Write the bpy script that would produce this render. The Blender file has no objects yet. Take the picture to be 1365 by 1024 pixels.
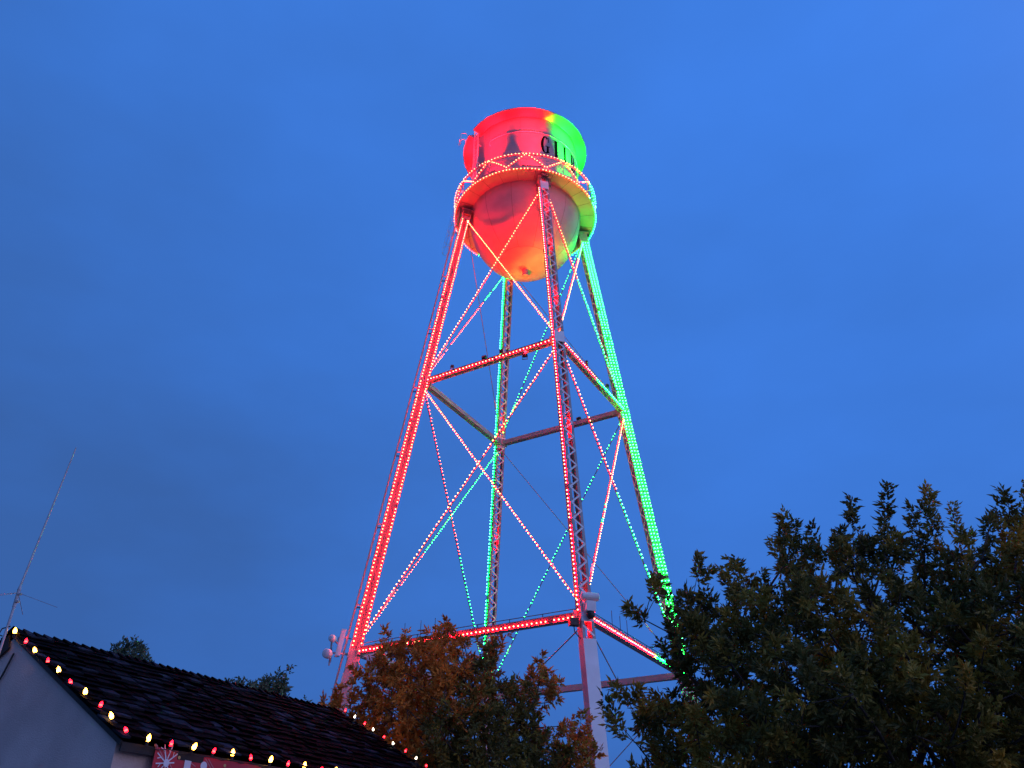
import bpy, bmesh, math, random
import numpy as np
from mathutils import Vector, Matrix

# ------------------------------------------------------------------ scene, camera, sky, exposure
scene = bpy.context.scene
col = scene.collection
R = math.radians
FPX, PITCH, ROLL = 1091.8, 0.562878, 0.005379          # focal length in px of a 1365 px wide frame
CAM = Vector((0, 0, 1.6))
cam_d = bpy.data.cameras.new('camera')
cam = bpy.data.objects.new('camera', cam_d); col.objects.link(cam)
cam.location = CAM
cam.rotation_mode = 'QUATERNION'
cam.rotation_quaternion = (Matrix.Rotation(math.pi/2 + PITCH, 4, 'X') @ Matrix.Rotation(ROLL, 4, 'Z')).to_quaternion()
cam_d.sensor_width = 36.0
cam_d.lens = FPX / 1365.0 * 36.0
cam_d.clip_end = 5000
scene.camera = cam
scene.view_settings.view_transform = 'Standard'
scene.view_settings.look = 'None'
scene.view_settings.exposure = 0
scene.view_settings.gamma = 1

GLOW_DIR = Vector((0.86, -0.49, 0.14)).normalized()     # where the last daylight comes from: right and behind

def make_world():
    w = bpy.data.worlds.new('World'); scene.world = w; w.use_nodes = True
    nt = w.node_tree; N = nt.nodes; L = nt.links; N.clear()
    out = N.new('ShaderNodeOutputWorld'); bg = N.new('ShaderNodeBackground')
    tc = N.new('ShaderNodeTexCoord')
    def math_(op, a, b=None, c=None):
        m = N.new('ShaderNodeMath'); m.operation = op
        for i, v in enumerate((a, b, c)):
            if v is None: continue
            if isinstance(v, (int, float)): m.inputs[i].default_value = v
            else: L.new(v, m.inputs[i])
        return m.outputs[0]
    def dot(v):
        d = N.new('ShaderNodeVectorMath'); d.operation = 'DOT_PRODUCT'
        L.new(tc.outputs['Generated'], d.inputs[0]); d.inputs[1].default_value = v
        return d.outputs['Value']
    # twilight Nishita sky gives the base, soft overcast brightening over it
    side = dot((0.80, 0.10, 0.28))
    n1 = N.new('ShaderNodeTexNoise'); n1.inputs['Scale'].default_value = 2.2; n1.inputs['Detail'].default_value = 5
    n1.inputs['Roughness'].default_value = 0.52
    mp = N.new('ShaderNodeMapping'); mp.inputs['Scale'].default_value = (1, 1, 2.2)
    L.new(tc.outputs['Generated'], mp.inputs['Vector']); L.new(mp.outputs[0], n1.inputs['Vector'])
    t = math_('MULTIPLY_ADD', side, 0.72, 0.25)
    t = math_('MULTIPLY_ADD', math_('SUBTRACT', dot((0, 0, 1)), 0.42), 0.52, t)
    t = math_('ADD', t, math_('MULTIPLY', math_('SUBTRACT', n1.outputs['Fac'], 0.5), 0.85))
    ramp = N.new('ShaderNodeValToRGB'); e = ramp.color_ramp.elements
    e[0].position = 0.0; e[0].color = (0.037, 0.122, 0.395, 1)
    e[1].position = 1.0; e[1].color = (0.053, 0.232, 0.86, 1)
    m_ = ramp.color_ramp.elements.new(0.42); m_.color = (0.042, 0.172, 0.61, 1)
    L.new(t, ramp.inputs['Fac'])
    g = math_('POWER', math_('MAXIMUM', dot(tuple(GLOW_DIR)), 0.0), 3.0)
    glow = N.new('ShaderNodeMix'); glow.data_type = 'RGBA'; glow.blend_type = 'ADD'
    glow.inputs['Factor'].default_value = 1.0
    sc = N.new('ShaderNodeMix'); sc.data_type = 'RGBA'; sc.blend_type = 'MIX'
    sc.inputs[6].default_value = (0, 0, 0, 1); sc.inputs[7].default_value = GLOW_COL
    L.new(g, sc.inputs['Factor'])
    L.new(ramp.outputs[0], glow.inputs[6]); L.new(sc.outputs[2], glow.inputs[7])
    sky = N.new('ShaderNodeTexSky'); sky.sky_type = 'NISHITA'; sky.sun_disc = False
    sky.sun_elevation = R(-3.0); sky.sun_rotation = math.atan2(GLOW_DIR.x, GLOW_DIR.y)
    add = N.new('ShaderNodeMix'); add.data_type = 'RGBA'; add.blend_type = 'ADD'; add.inputs['Factor'].default_value = 0.05
    L.new(glow.outputs[2], add.inputs[6]); L.new(sky.outputs[0], add.inputs[7])
    L.new(add.outputs[2], bg.inputs['Color']); bg.inputs['Strength'].default_value = 1.0
    L.new(bg.outputs[0], out.inputs[0])
GLOW_COL = (0.55, 0.46, 0.74, 1)
make_world()
sun_d = bpy.data.lights.new('sun', 'SUN'); sun = bpy.data.objects.new('sun', sun_d); col.objects.link(sun)
sun_d.energy = 0.18; sun_d.angle = R(30); sun_d.color = (1.0, 0.80, 0.72)
sun.rotation_mode = 'QUATERNION'; sun.rotation_quaternion = GLOW_DIR.to_track_quat('Z', 'Y')

# ------------------------------------------------------------------ helpers
def ray(u, v):
    X, Y = u - 682.5, v - 512.0
    c, s = math.cos(ROLL), math.sin(ROLL)
    X, Y = X*c + Y*s, -X*s + Y*c
    return Vector((X/FPX, math.cos(PITCH) + Y/FPX*math.sin(PITCH), math.sin(PITCH) - Y/FPX*math.cos(PITCH)))
def at(u, v, y):
    d = ray(u, v); return CAM + d*(y/d.y)

def new_mat(name):
    m = bpy.data.materials.new(name); m.use_nodes = True
    nt = m.node_tree; return m, nt, nt.nodes, nt.links, nt.nodes['Principled BSDF']
def paint(name, c1, c2, scale=3.0, rough=0.5, metal=0.0, bump=0.0, bscale=40.0, stretch=(1, 1, 1), spec=0.5):
    m, nt, N, L, b = new_mat(name)
    tc = N.new('ShaderNodeTexCoord'); mp = N.new('ShaderNodeMapping'); mp.inputs['Scale'].default_value = stretch
    L.new(tc.outputs['Object'], mp.inputs['Vector'])
    n = N.new('ShaderNodeTexNoise'); n.inputs['Scale'].default_value = scale; n.inputs['Detail'].default_value = 6
    L.new(mp.outputs[0], n.inputs['Vector'])
    r = N.new('ShaderNodeValToRGB'); r.color_ramp.elements[0].position = 0.35; r.color_ramp.elements[1].position = 0.68
    r.color_ramp.elements[0].color = (*c1, 1); r.color_ramp.elements[1].color = (*c2, 1)
    L.new(n.outputs['Fac'], r.inputs['Fac']); L.new(r.outputs[0], b.inputs['Base Color'])
    b.inputs['Roughness'].default_value = rough; b.inputs['Metallic'].default_value = metal
    b.inputs['Specular IOR Level'].default_value = spec
    if bump:
        n2 = N.new('ShaderNodeTexNoise'); n2.inputs['Scale'].default_value = bscale; n2.inputs['Detail'].default_value = 4
        L.new(tc.outputs['Object'], n2.inputs['Vector'])
        bp = N.new('ShaderNodeBump'); bp.inputs['Strength'].default_value = bump; bp.inputs['Distance'].default_value = 0.02
        L.new(n2.outputs['Fac'], bp.inputs['Height']); L.new(bp.outputs[0], b.inputs['Normal'])
    return m
def glow_mat(name, c, strength, sampling='AUTO'):
    m, nt, N, L, b = new_mat(name)
    b.inputs['Base Color'].default_value = (0.02, 0.02, 0.02, 1)
    b.inputs['Emission Color'].default_value = (*c, 1); b.inputs['Emission Strength'].default_value = strength
    m.cycles.emission_sampling = sampling
    return m
def leaf_mat(name, c):
    m, nt, N, L, b = new_mat(name)
    tc = N.new('ShaderNodeTexCoord'); n = N.new('ShaderNodeTexNoise'); n.inputs['Scale'].default_value = 2.5
    n.inputs['Detail'].default_value = 5
    L.new(tc.outputs['Object'], n.inputs['Vector'])
    hs = N.new('ShaderNodeHueSaturation'); hs.inputs['Color'].default_value = (*c, 1)
    mr = N.new('ShaderNodeMapRange'); mr.inputs[1].default_value = .3; mr.inputs[2].default_value = .7
    mr.inputs[3].default_value = 0.55; mr.inputs[4].default_value = 1.5
    L.new(n.outputs['Fac'], mr.inputs[0]); L.new(mr.outputs[0], hs.inputs['Value'])
    L.new(hs.outputs[0], b.inputs['Base Color']); b.inputs['Roughness'].default_value = 0.55
    b.inputs['Specular IOR Level'].default_value = 0.25
    tr = N.new('ShaderNodeBsdfTranslucent'); L.new(hs.outputs[0], tr.inputs['Color'])
    mx = N.new('ShaderNodeMixShader'); mx.inputs[0].default_value = 0.25
    out = N['Material Output']
    L.new(b.outputs[0], mx.inputs[1]); L.new(tr.outputs[0], mx.inputs[2]); L.new(mx.outputs[0], out.inputs[0])
    return m

M = {}
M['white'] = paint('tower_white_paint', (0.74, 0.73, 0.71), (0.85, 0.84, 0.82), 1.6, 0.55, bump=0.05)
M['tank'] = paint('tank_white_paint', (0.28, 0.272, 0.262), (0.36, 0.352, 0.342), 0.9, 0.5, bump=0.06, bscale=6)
M['added_board'] = paint('added_dark_backing', (0.085, 0.082, 0.082), (0.13, 0.125, 0.125), 2.5, 0.55)  # made-up dark backing, added so lit steel catches less daylight
M['shadow_paint'] = paint('bracket_shadow_paint', (0.06, 0.055, 0.055), (0.12, 0.11, 0.11), 5, 0.6)  # shadow on the leg-top brackets, put into their colour
M['shade_grey'] = paint('shade_grey_paint', (0.27, 0.262, 0.255), (0.38, 0.37, 0.36), 2.2, 0.55, bump=0.05)  # white steel darkened: shade inside the legs, less red spill on the struts
M['black_paint'] = paint('black_letter_paint', (0.0025, 0.0025, 0.0028), (0.004, 0.004, 0.004), 5, 0.9, spec=0.05)
M['dark_metal'] = paint('dark_metal', (0.02, 0.02, 0.022), (0.05, 0.05, 0.05), 8, 0.5, 0.3)
M['cable'] = paint('black_cable', (0.012, 0.012, 0.013), (0.03, 0.03, 0.03), 20, 0.6)
M['white_cable'] = paint('light_cable', (0.35, 0.34, 0.33), (0.5, 0.5, 0.48), 20, 0.6)
M['galv'] = paint('galvanised_steel', (0.30, 0.30, 0.31), (0.45, 0.45, 0.46), 12, 0.45, 0.6)
M['steel_rod'] = paint('rod_steel', (0.20, 0.19, 0.185), (0.30, 0.29, 0.28), 10, 0.55, 0.1)
M['seam'] = paint('plate_seam', (0.10, 0.09, 0.085), (0.16, 0.15, 0.14), 6, 0.8)
M['plastic'] = paint('white_plastic', (0.62, 0.62, 0.63), (0.74, 0.74, 0.74), 4, 0.4)
M['stucco'] = paint('stucco', (0.52, 0.385, 0.325), (0.70, 0.535, 0.455), 1.1, 0.9, bump=0.5, bscale=55)
M['tile'] = paint('roof_tile', (0.0020, 0.0024, 0.0033), (0.0070, 0.0088, 0.0125), 4.5, 0.75, bump=0.4, bscale=25, spec=0.02)
def tile_tones(m):
    nt = m.node_tree; N = nt.nodes; L = nt.links; b = N['Principled BSDF']; src = b.inputs['Base Color'].links[0].from_socket
    g = N.new('ShaderNodeNewGeometry'); r = N.new('ShaderNodeMapRange'); r.inputs[1].default_value = 0.70; r.inputs[2].default_value = 1.0
    r.inputs[3].default_value = 0.14; r.inputs[4].default_value = 5.8
    L.new(g.outputs['Random Per Island'], r.inputs[0])
    h = N.new('ShaderNodeHueSaturation'); L.new(src, h.inputs['Color']); L.new(r.outputs[0], h.inputs['Value']); L.new(h.outputs[0], b.inputs['Base Color'])
tile_tones(M['tile'])
M['wood'] = paint('dark_fascia_wood', (0.012, 0.010, 0.009), (0.025, 0.02, 0.018), 5, 0.75, bump=0.2)
M['concrete'] = paint('concrete', (0.28, 0.27, 0.25), (0.38, 0.37, 0.35), 3, 0.9, bump=0.3)
M['ground'] = paint('ground_paving', (0.10, 0.095, 0.09), (0.17, 0.16, 0.15), 0.6, 0.9, bump=0.3, bscale=8)
M['bark'] = paint('bark', (0.030, 0.022, 0.016), (0.07, 0.052, 0.04), 9, 0.9, bump=0.6, bscale=30, stretch=(1, 1, 0.2))
M['banner'] = paint('red_vinyl', (0.46, 0.014, 0.024), (0.54, 0.02, 0.032), 2, 0.45)
M['banner_print'] = paint('white_print', (0.62, 0.60, 0.62), (0.72, 0.70, 0.72), 4, 0.5)
M['banner_gold'] = paint('gold_print', (0.55, 0.33, 0.10), (0.65, 0.42, 0.14), 4, 0.5)
M['banner_pink'] = paint('pale_print', (0.45, 0.17, 0.19), (0.52, 0.22, 0.24), 4, 0.5)
M['red_base'] = glow_mat('red_led', (1.0, 0.0008, 0.0045), 130)
M['red_lens'] = glow_mat('red_led_lens', (1.0, 0.66, 0.20), 8)
M['green_base'] = glow_mat('green_led', (0.0006, 1.0, 0.06), 80)
M['red_strong'] = glow_mat('red_led_strong', (1.0, 0.0006, 0.0075), 330); M['green_strong'] = glow_mat('green_led_strong', (0.0004, 1.0, 0.045), 240)
M['green_lens'] = glow_mat('green_led_lens', (0.36, 1.0, 0.60), 5)
M['warm_bulb'] = glow_mat('warm_bulb', (1.0, 0.36, 0.03), 34)
M['red_bulb'] = glow_mat('red_bulb', (1.0, 0.003, 0.012), 20)
M['warm_hot'] = glow_mat('warm_bulb_hot', (1.0, 0.64, 0.16), 16); M['red_hot'] = glow_mat('red_bulb_hot', (1.0, 0.06, 0.05), 7)
M['white_bulb'] = glow_mat('white_bulb', (1.0, 0.86, 0.62), 9)
M['flood_red'] = glow_mat('flood_lens_red', (1.0, 0.05, 0.03), 6, 'NONE')
M['flood_green'] = glow_mat('flood_lens_green', (0.05, 1.0, 0.2), 6, 'NONE')

class MB:
    """collects faces and links them as ONE mesh object"""
    def __init__(s): s.v = []; s.f = []; s.m = []
    def add(s, vs, fs, mi=0):
        o = len(s.v); s.v += [tuple(v) for v in vs]
        for f in fs: s.f.append(tuple(i + o for i in f)); s.m.append(mi)
    def box(s, c, x, y, z, mi=0):
        """centre and three half-axis vectors"""
        c, x, y, z = Vector(c), Vector(x), Vector(y), Vector(z)
        vs = [c + x*i + y*j + z*k for i in (-1, 1) for j in (-1, 1) for k in (-1, 1)]
        fs = [(0, 1, 3, 2), (4, 6, 7, 5), (0, 4, 5, 1), (2, 3, 7, 6), (0, 2, 6, 4), (1, 5, 7, 3)]
        if x.cross(y).dot(z) < 0: fs = [f[::-1] for f in fs]
        s.add(vs, fs, mi)
    def bar(s, p, q, w, h, up=(0, 0, 1), mi=0):
        """rectangular bar from p to q: w across, h along up"""
        p, q = Vector(p), Vector(q); d = q - p; l = d.length
        if l < 1e-6: return
        d /= l; up = Vector(up); side = d.cross(up)
        if side.length < 1e-5: side = d.cross(Vector((1, 0, 0)))
        side.normalize(); u = side.cross(d)
        s.box((p + q)/2, d*(l/2), side*(w/2), u*(h/2), mi)
    def tube(s, pts, r, n=6, mi=0, close=False, cap=True):
        pts = [Vector(p) for p in pts]; k = len(pts)
        rs = r if isinstance(r, (list, tuple)) else [r]*k
        t0 = (pts[1] - pts[0]).normalized()
        a = t0.cross(Vector((0, 0, 1)))
        if a.length < 1e-3: a = t0.cross(Vector((1, 0, 0)))
        a.normalize(); vs = []
        for i, p in enumerate(pts):
            if close: t = (pts[(i+1) % k] - pts[i-1])
            else: t = pts[min(i+1, k-1)] - pts[max(i-1, 0)]
            t.normalize(); a = (a - t*a.dot(t)).normalized(); b = t.cross(a)
            for j in range(n):
                g = 2*math.pi*j/n; vs.append(p + (a*math.cos(g) + b*math.sin(g))*rs[i])
        fs = []
        for i in range(k if close else k - 1):
            i2 = (i+1) % k
            for j in range(n): fs.append((i*n + j, i*n + (j+1) % n, i2*n + (j+1) % n, i2*n + j))
        if cap and not close: fs += [tuple(range(n))[::-1], tuple((k-1)*n + j for j in range(n))]
        s.add(vs, fs, mi)
    def lathe(s, c, prof, n=48, a0=0.0, a1=2*math.pi, mi=0, flip=False):
        """prof: list of (radius, z) around a vertical axis at c"""
        full = abs(a1 - a0 - 2*math.pi) < 1e-6; k = len(prof); m = n if full else n + 1; vs = []
        for i in range(m):
            g = a0 + (a1 - a0)*i/n
            for (r, z) in prof: vs.append((c[0] + r*math.sin(g), c[1] - r*math.cos(g), c[2] + z))
        fs = []
        for i in range(n):
            i2 = (i+1) % m
            for j in range(k - 1):
                f = (i*k + j, i2*k + j, i2*k + j + 1, i*k + j + 1); fs.append(f[::-1] if flip else f)
        s.add(vs, fs, mi)
    def clusters(s, tol=0.012):
        """faces grouped into pieces that touch one another (boxes of their islands meet)"""
        par = list(range(len(s.v)))
        def find(i):
            while par[i] != i: par[i] = par[par[i]]; i = par[i]
            return i
        for f in s.f:
            a = find(f[0])
            for i in f[1:]: par[find(i)] = a
        isl = {}
        for fi, f in enumerate(s.f): isl.setdefault(find(f[0]), []).append(fi)
        keys = list(isl); V = np.array(s.v); bb = []
        for k in keys:
            P = V[sorted({i for fi in isl[k] for i in s.f[fi]})]; bb.append(np.concatenate([P.min(0) - tol, P.max(0) + tol]))
        bb = np.array(bb); gp = list(range(len(keys)))
        def fg(i):
            while gp[i] != i: gp[i] = gp[gp[i]]; i = gp[i]
            return i
        for i in range(len(keys)):
            hit = np.where(((bb[:, :3] <= bb[i, 3:]) & (bb[:, 3:] >= bb[i, :3])).all(1))[0]
            for j in hit: gp[fg(int(j))] = fg(i)
        out = {}
        for i, k in enumerate(keys): out.setdefault(fg(i), []).extend(isl[k])
        return list(out.values())
    def pieces(s, name, mats, parent, smooth=False):
        """one object per separate piece"""
        objs = []
        for fl in s.clusters():
            m = MB(); mp = {}
            for fi in fl:
                f = []
                for i in s.f[fi]:
                    if i not in mp: mp[i] = len(m.v); m.v.append(s.v[i])
                    f.append(mp[i])
                m.f.append(tuple(f)); m.m.append(s.m[fi])
            objs.append(m.build(name, mats, parent, smooth))
        return objs
    def build(s, name, mats, parent=None, smooth=False, base=None):
        me = bpy.data.meshes.new(name)
        b = Vector(base) if base is not None else (parent_world(parent) if parent else Vector((0, 0, 0)))
        me.from_pydata([(v[0]-b.x, v[1]-b.y, v[2]-b.z) for v in s.v], [], s.f)
        for m in (mats if isinstance(mats, (list, tuple)) else [mats]): me.materials.append(m)
        me.polygons.foreach_set('material_index', s.m)
        if smooth: me.polygons.foreach_set('use_smooth', [True]*len(s.f))
        me.update()
        o = bpy.data.objects.new(name, me); col.objects.link(o)
        if parent:
            o.parent = parent; o.location = b - parent_world(parent)
        else: o.location = b
        return o
WORLD = {}
def parent_world(o):
    w = Vector((0, 0, 0))
    while o is not None: w += o.location; o = o.parent
    return w
def tag(o, label=None, cat=None, group=None, kind=None):
    if label: o['label'] = label
    if cat: o['category'] = cat
    if group: o['group'] = group
    if kind: o['kind'] = kind
    return o
def empty(name, loc, label, cat, group=None):
    o = bpy.data.objects.new(name, None); col.objects.link(o); o.location = loc; o.empty_display_size = 0.3
    return tag(o, label, cat, group)
def spot(loc, target, color, watts, size, blend=0.3, radius=0.06):
    d = bpy.data.lights.new('spot_lamp', 'SPOT'); d.energy = watts; d.color = color; d.spot_size = R(size)
    d.spot_blend = blend; d.shadow_soft_size = radius
    o = bpy.data.objects.new('spot_lamp', d); col.objects.link(o); o.location = loc
    o.rotation_mode = 'QUATERNION'
    o.rotation_quaternion = (Vector(target) - Vector(loc)).to_track_quat('-Z', 'Y')
    return o
UP = Vector((0, 0, 1))
RED, GREEN = (1.0, 0.0008, 0.003), (0.0010, 1.0, 0.008)

# ------------------------------------------------------------------ ground
g = MB(); n_ = 48
g.add([(0, 0, 0)] + [(1500*math.cos(2*math.pi*i/n_), 1500*math.sin(2*math.pi*i/n_), 0) for i in range(n_)],
      [(0, 1 + i, 1 + (i+1) % n_) for i in range(n_)])
tag(g.build('ground', M['ground']), kind='structure')

# ------------------------------------------------------------------ water tower
TX, TY = 0.653, 32.443
PHI = 0.2628; ZL, ZM, ZT = 9.32, 21.34, 32.0; RT, SL = 3.2057, 0.14944
A_OF = {'B': PHI, 'C': PHI + math.pi/2, 'D': PHI + math.pi, 'A': PHI - math.pi/2}
def rad(a): return Vector((math.sin(a), -math.cos(a), 0))
def tan_(a): return Vector((math.cos(a), math.sin(a), 0))
def cyl(a, r, z): return Vector((TX, TY, z)) + rad(a)*r
def leg_r(z): return RT + SL*(ZT - z)
def leg_p(k, z): return cyl(A_OF[k], leg_r(z), z)
tower = empty('water_tower', (TX, TY, 0), 'tall white steel water tower on four laced legs with round tank above the trees', 'water tower')
RC, ZB, ZE, RE, RB = 2.92, 32.40, 37.25, 3.46, 3.72     # shell radius, balcony floor, eave height, eave radius, balcony radius

# tank: shell with plate laps, deep bowl below
t = MB(); C0 = (TX, TY, 0)
t.lathe(C0, [(RC, ZB - 0.05), (RC, ZB + 1.6)], 96)
t.lathe(C0, [(RC, ZB + 1.6), (RC + 0.012, ZB + 1.602)], 96); t.lathe(C0, [(RC + 0.012, ZB + 1.602), (RC + 0.012, ZB + 3.25)], 96)
t.lathe(C0, [(RC + 0.012, ZB + 3.25), (RC, ZB + 3.252)], 96); t.lathe(C0, [(RC, ZB + 3.252), (RC, ZE + 0.02)], 96)
HB = 3.38
t.lathe(C0, [(RC*math.sin(g), ZB - 0.05 - HB*math.cos(g)) for g in [math.pi/2*i/28 for i in range(29)]], 96)
def bowl_pt(a, g, off=0.0): return cyl(a, (RC + off)*math.sin(g), ZB - 0.05 - (HB + off)*math.cos(g))
s_ = t
for k in range(12):
    s_.tube([bowl_pt(R(15) + k*math.pi/6, g, 0.0) for g in np.linspace(0.50, math.pi/2, 14)], 0.0085, 4, mi=1)
s_.tube([bowl_pt(a, 0.50, 0.0) for a in np.linspace(0, 2*math.pi, 49)[:-1]], 0.010, 4, close=True, mi=1)
for k in range(10):
    a = -0.1 + k*math.pi/5
    s_.tube([cyl(a, RC, ZB), cyl(a, RC, ZE)], 0.005, 4, mi=1)
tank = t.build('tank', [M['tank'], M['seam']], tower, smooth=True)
# roof: flat cone with overhanging eave, notched where the ladder passes
def roof_prof(r0, r1):
    return [(r0, ZE - 0.05), (r1, ZE - 0.02), (r1 + 0.02, ZE + 0.02), (r1, ZE + 0.06), (0.25, ZE + 1.75), (0.0, ZE + 1.85)]
rf = MB(); na0, na1 = R(-63), R(-55.5)
rf.lathe(C0, roof_prof(RC + 0.005, RE), 100, na1, na0 + 2*math.pi)
rf.lathe(C0, roof_prof(RC - 0.04, RC + 0.10), 8, na0, na1)
for a in (na0, na1):
    rf.add([cyl(a, RC, ZE - 0.05), cyl(a, RE, ZE - 0.02), cyl(a, RE, ZE + 0.06), cyl(a, RC, ZE + 0.27)], [(0, 1, 2, 3)])
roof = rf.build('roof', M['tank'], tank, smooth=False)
hr = MB()
for a in (R(-72), R(-79)):
    hr.tube([cyl(a, RE - 0.25, ZE + 0.2), cyl(a, RE + 0.02, ZE + 0.75), cyl(a, RE + 0.30, ZE + 0.62), cyl(a, RE + 0.30, ZE + 0.15)], 0.022, 6)
hr.tube([cyl(R(-72), RE + 0.30, ZE + 0.15), cyl(R(-79), RE + 0.30, ZE + 0.15)], 0.02, 6)
hr.pieces('hand_rail', M['white'], tank)
# painter's rail around the shell, open at the ladder
pr = MB(); pts = [cyl(a, RC + 0.018, 36.03) for a in np.linspace(R(-40), R(-62) + 2*math.pi, 110)]
pr.tube(pts, 0.016, 6)
pr.tube([pts[0], cyl(R(-40.7), RC + 0.02, 35.95), cyl(R(-41), RC + 0.02, 35.75), cyl(R(-39.5), RC + 0.02, 35.66)], 0.013, 6)
for k in range(24):
    a = R(-36) + k*R(14); pr.bar(cyl(a, RC, 36.03), cyl(a, RC + 0.018, 36.03), 0.02, 0.02)
pr.pieces('painters_rail', M['white'], tank)
# shell ladder
ld = MB(); aL = R(-59)
for sgn in (-1, 1):
    ld.bar(cyl(aL + sgn*0.068, RC + 0.22, ZB + 0.05), cyl(aL + sgn*0.068, RC + 0.22, ZE + 0.6), 0.025, 0.06, rad(aL))
for k in range(17):
    z = ZB + 0.3 + k*0.3; ld.tube([cyl(aL - 0.068, RC + 0.22, z), cyl(aL + 0.068, RC + 0.22, z)], 0.012, 5)
for z in (33.5, 34.9, 36.3):
    for sgn in (-1, 1): ld.bar(cyl(aL + sgn*0.068, RC, z), cyl(aL + sgn*0.068, RC + 0.22, z), 0.03, 0.03)
ld.build('shell_ladder', M['white'], tank)
# outlet stub under the bowl
op = MB()
op.lathe((TX, TY, ZB - 0.05 - HB), [(0.0, -0.42), (0.15, -0.42), (0.15, 0.06)], 20)
op.lathe((TX, TY, ZB - 0.05 - HB), [(0.15, -0.42), (0.20, -0.42), (0.20, -0.36), (0.15, -0.36)], 20)
op.build('outlet_pipe', M['tank'], tank, smooth=False)

# lettering, condensed roman capitals wrapped on the shell
def letter_polys(ch):
    P = []
    def rect(x0, y0, x1, y1): P.append([(x0, y0), (x1, y0), (x1, y1), (x0, y1)])
    def arc(cx, cy, rx, ry, a0, a1, thick, thin, n=16):
        for i in range(n):
            q = []
            for th, inner in ((a0 + (a1-a0)*i/n, 0), (a0 + (a1-a0)*(i+1)/n, 0), (a0 + (a1-a0)*(i+1)/n, 1), (a0 + (a1-a0)*i/n, 1)):
                c, s = math.cos(R(th)), math.sin(R(th)); rr = inner
                q.append((cx + (rx - thick*rr)*c, cy + (ry - thin*rr)*s))
            P.append(q)
    if ch == 'G':
        arc(0.52, 0.5, 0.52, 0.52, 52, 318, 0.32, 0.07, 24)
        rect(0.66, 0.06, 0.90, 0.42); rect(0.52, 0.42, 1.04, 0.46); rect(0.84, 0.68, 0.91, 0.98); rect(0.90, 0.06, 0.97, 0.14)
    if ch == 'I': rect(0.26, 0.03, 0.64, 0.97); rect(0.12, 0, 0.78, 0.035); rect(0.12, 0.965, 0.78, 1)
    if ch == 'L': rect(0.17, 0.03, 0.52, 0.97); rect(0.05, 0.965, 0.62, 1); rect(0.05, 0, 0.95, 0.04); rect(0.86, 0.04, 0.95, 0.28)
    if ch in 'BR':
        rect(0.12, 0.03, 0.44, 0.97); rect(0.02, 0.965, 0.55, 1); rect(0.02, 0, 0.52, 0.035)
        arc(0.52, 0.75, 0.38, 0.25, -90, 90, 0.22, 0.045); rect(0.40, 0.955, 0.52, 1); rect(0.40, 0.5, 0.52, 0.545)
    if ch == 'B': arc(0.52, 0.27, 0.44, 0.27, -90, 90, 0.24, 0.045); rect(0.40, 0, 0.52, 0.045); rect(0.40, 0.495, 0.52, 0.54)
    if ch == 'R': P.append([(0.48, 0.52), (0.70, 0.52), (1.0, 0.0), (0.76, 0.0)])
    if ch == 'E':
        rect(0.18, 0.03, 0.43, 0.97); rect(0.03, 0.96, 0.92, 1); rect(0.03, 0, 0.92, 0.04); rect(0.43, 0.48, 0.72, 0.52)
        rect(0.84, 0.72, 0.92, 0.96); rect(0.84, 0.04, 0.92, 0.28); rect(0.66, 0.40, 0.72, 0.60)
    if ch == 'T': rect(0.36, 0.03, 0.62, 0.96); rect(0.2, 0, 0.78, 0.035); rect(0.02, 0.96, 0.98, 1); rect(0.02, 0.72, 0.1, 0.96); rect(0.9, 0.72, 0.98, 0.96)
    return P
lw, lh, lz = 0.50, 1.26, 34.58
for i, ch in enumerate('GILBERT'):
    a0 = R(20.5 + i*13.3); lt = MB()
    for j, poly in enumerate(letter_polys(ch)):
        lt.add([cyl(a0 + (x - 0.5)*lw/RC, RC + 0.015 + 0.0006*(j % 7), lz + y*lh) for x, y in poly], [tuple(range(len(poly)))])
    lt.build('letter', M['black_paint'], tank)

# balcony: plated floor with edge channel, radial brackets, lattice railing
b = MB()
b.lathe(C0, [(RC + 0.01, ZB), (RB, ZB), (RB, ZB + 0.03), (RC + 0.01, ZB + 0.03), (RC + 0.01, ZB)], 96)
b.lathe(C0, [(RB, ZB + 0.002), (RB + 0.03, ZB + 0.002), (RB + 0.03, ZB + 0.14), (RB, ZB + 0.14), (RB, ZB + 0.002)], 96)
bs = b
for k in range(24):
    a = PHI + R(7.5) + k*R(15); bs.bar(cyl(a, RC + 0.03, ZB - 0.004), cyl(a, RB - 0.02, ZB - 0.004), 0.016, 0.008, mi=1)
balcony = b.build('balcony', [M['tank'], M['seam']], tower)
ZR = ZB + 0.98
rl = MB(); ring = lambda r, z, n=96: [cyl(2*math.pi*i/n, r, z) for i in range(n)]
rl.tube(ring(RB + 0.01, ZR), 0.032, 6, close=True)
zig = []
for k in range(12):
    a = PHI + k*R(30); zig += [cyl(a, RB + 0.01, ZB + 0.12), cyl(a + R(15), RB + 0.01, ZR)]
def zig_seg(p, q):                                          # follow the curve of the balcony between two panel points
    out = []
    for i in range(7):
        m = p.lerp(q, i/6); d = (m - Vector((TX, TY, m.z))).normalized(); out.append(Vector((TX, TY, m.z)) + d*(RB + 0.01))
    return out
for i in range(24): rl.tube(zig_seg(zig[i], zig[(i+1) % 24]), 0.024, 5)
for k in range(12):
    a = PHI + R(15) + k*R(30); rl.bar(cyl(a, RB + 0.01, ZB + 0.1), cyl(a, RB + 0.01, ZR), 0.04, 0.04, rad(a))
rl.build('railing', M['tank'], balcony)
tie = MB()
for a in (R(-71), R(69), R(-161), R(159)): tie.bar(cyl(a, RC, ZR), cyl(a, RB, ZR), 0.05, 0.06)
tie.pieces('tie_bar', M['white'], balcony)

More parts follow.
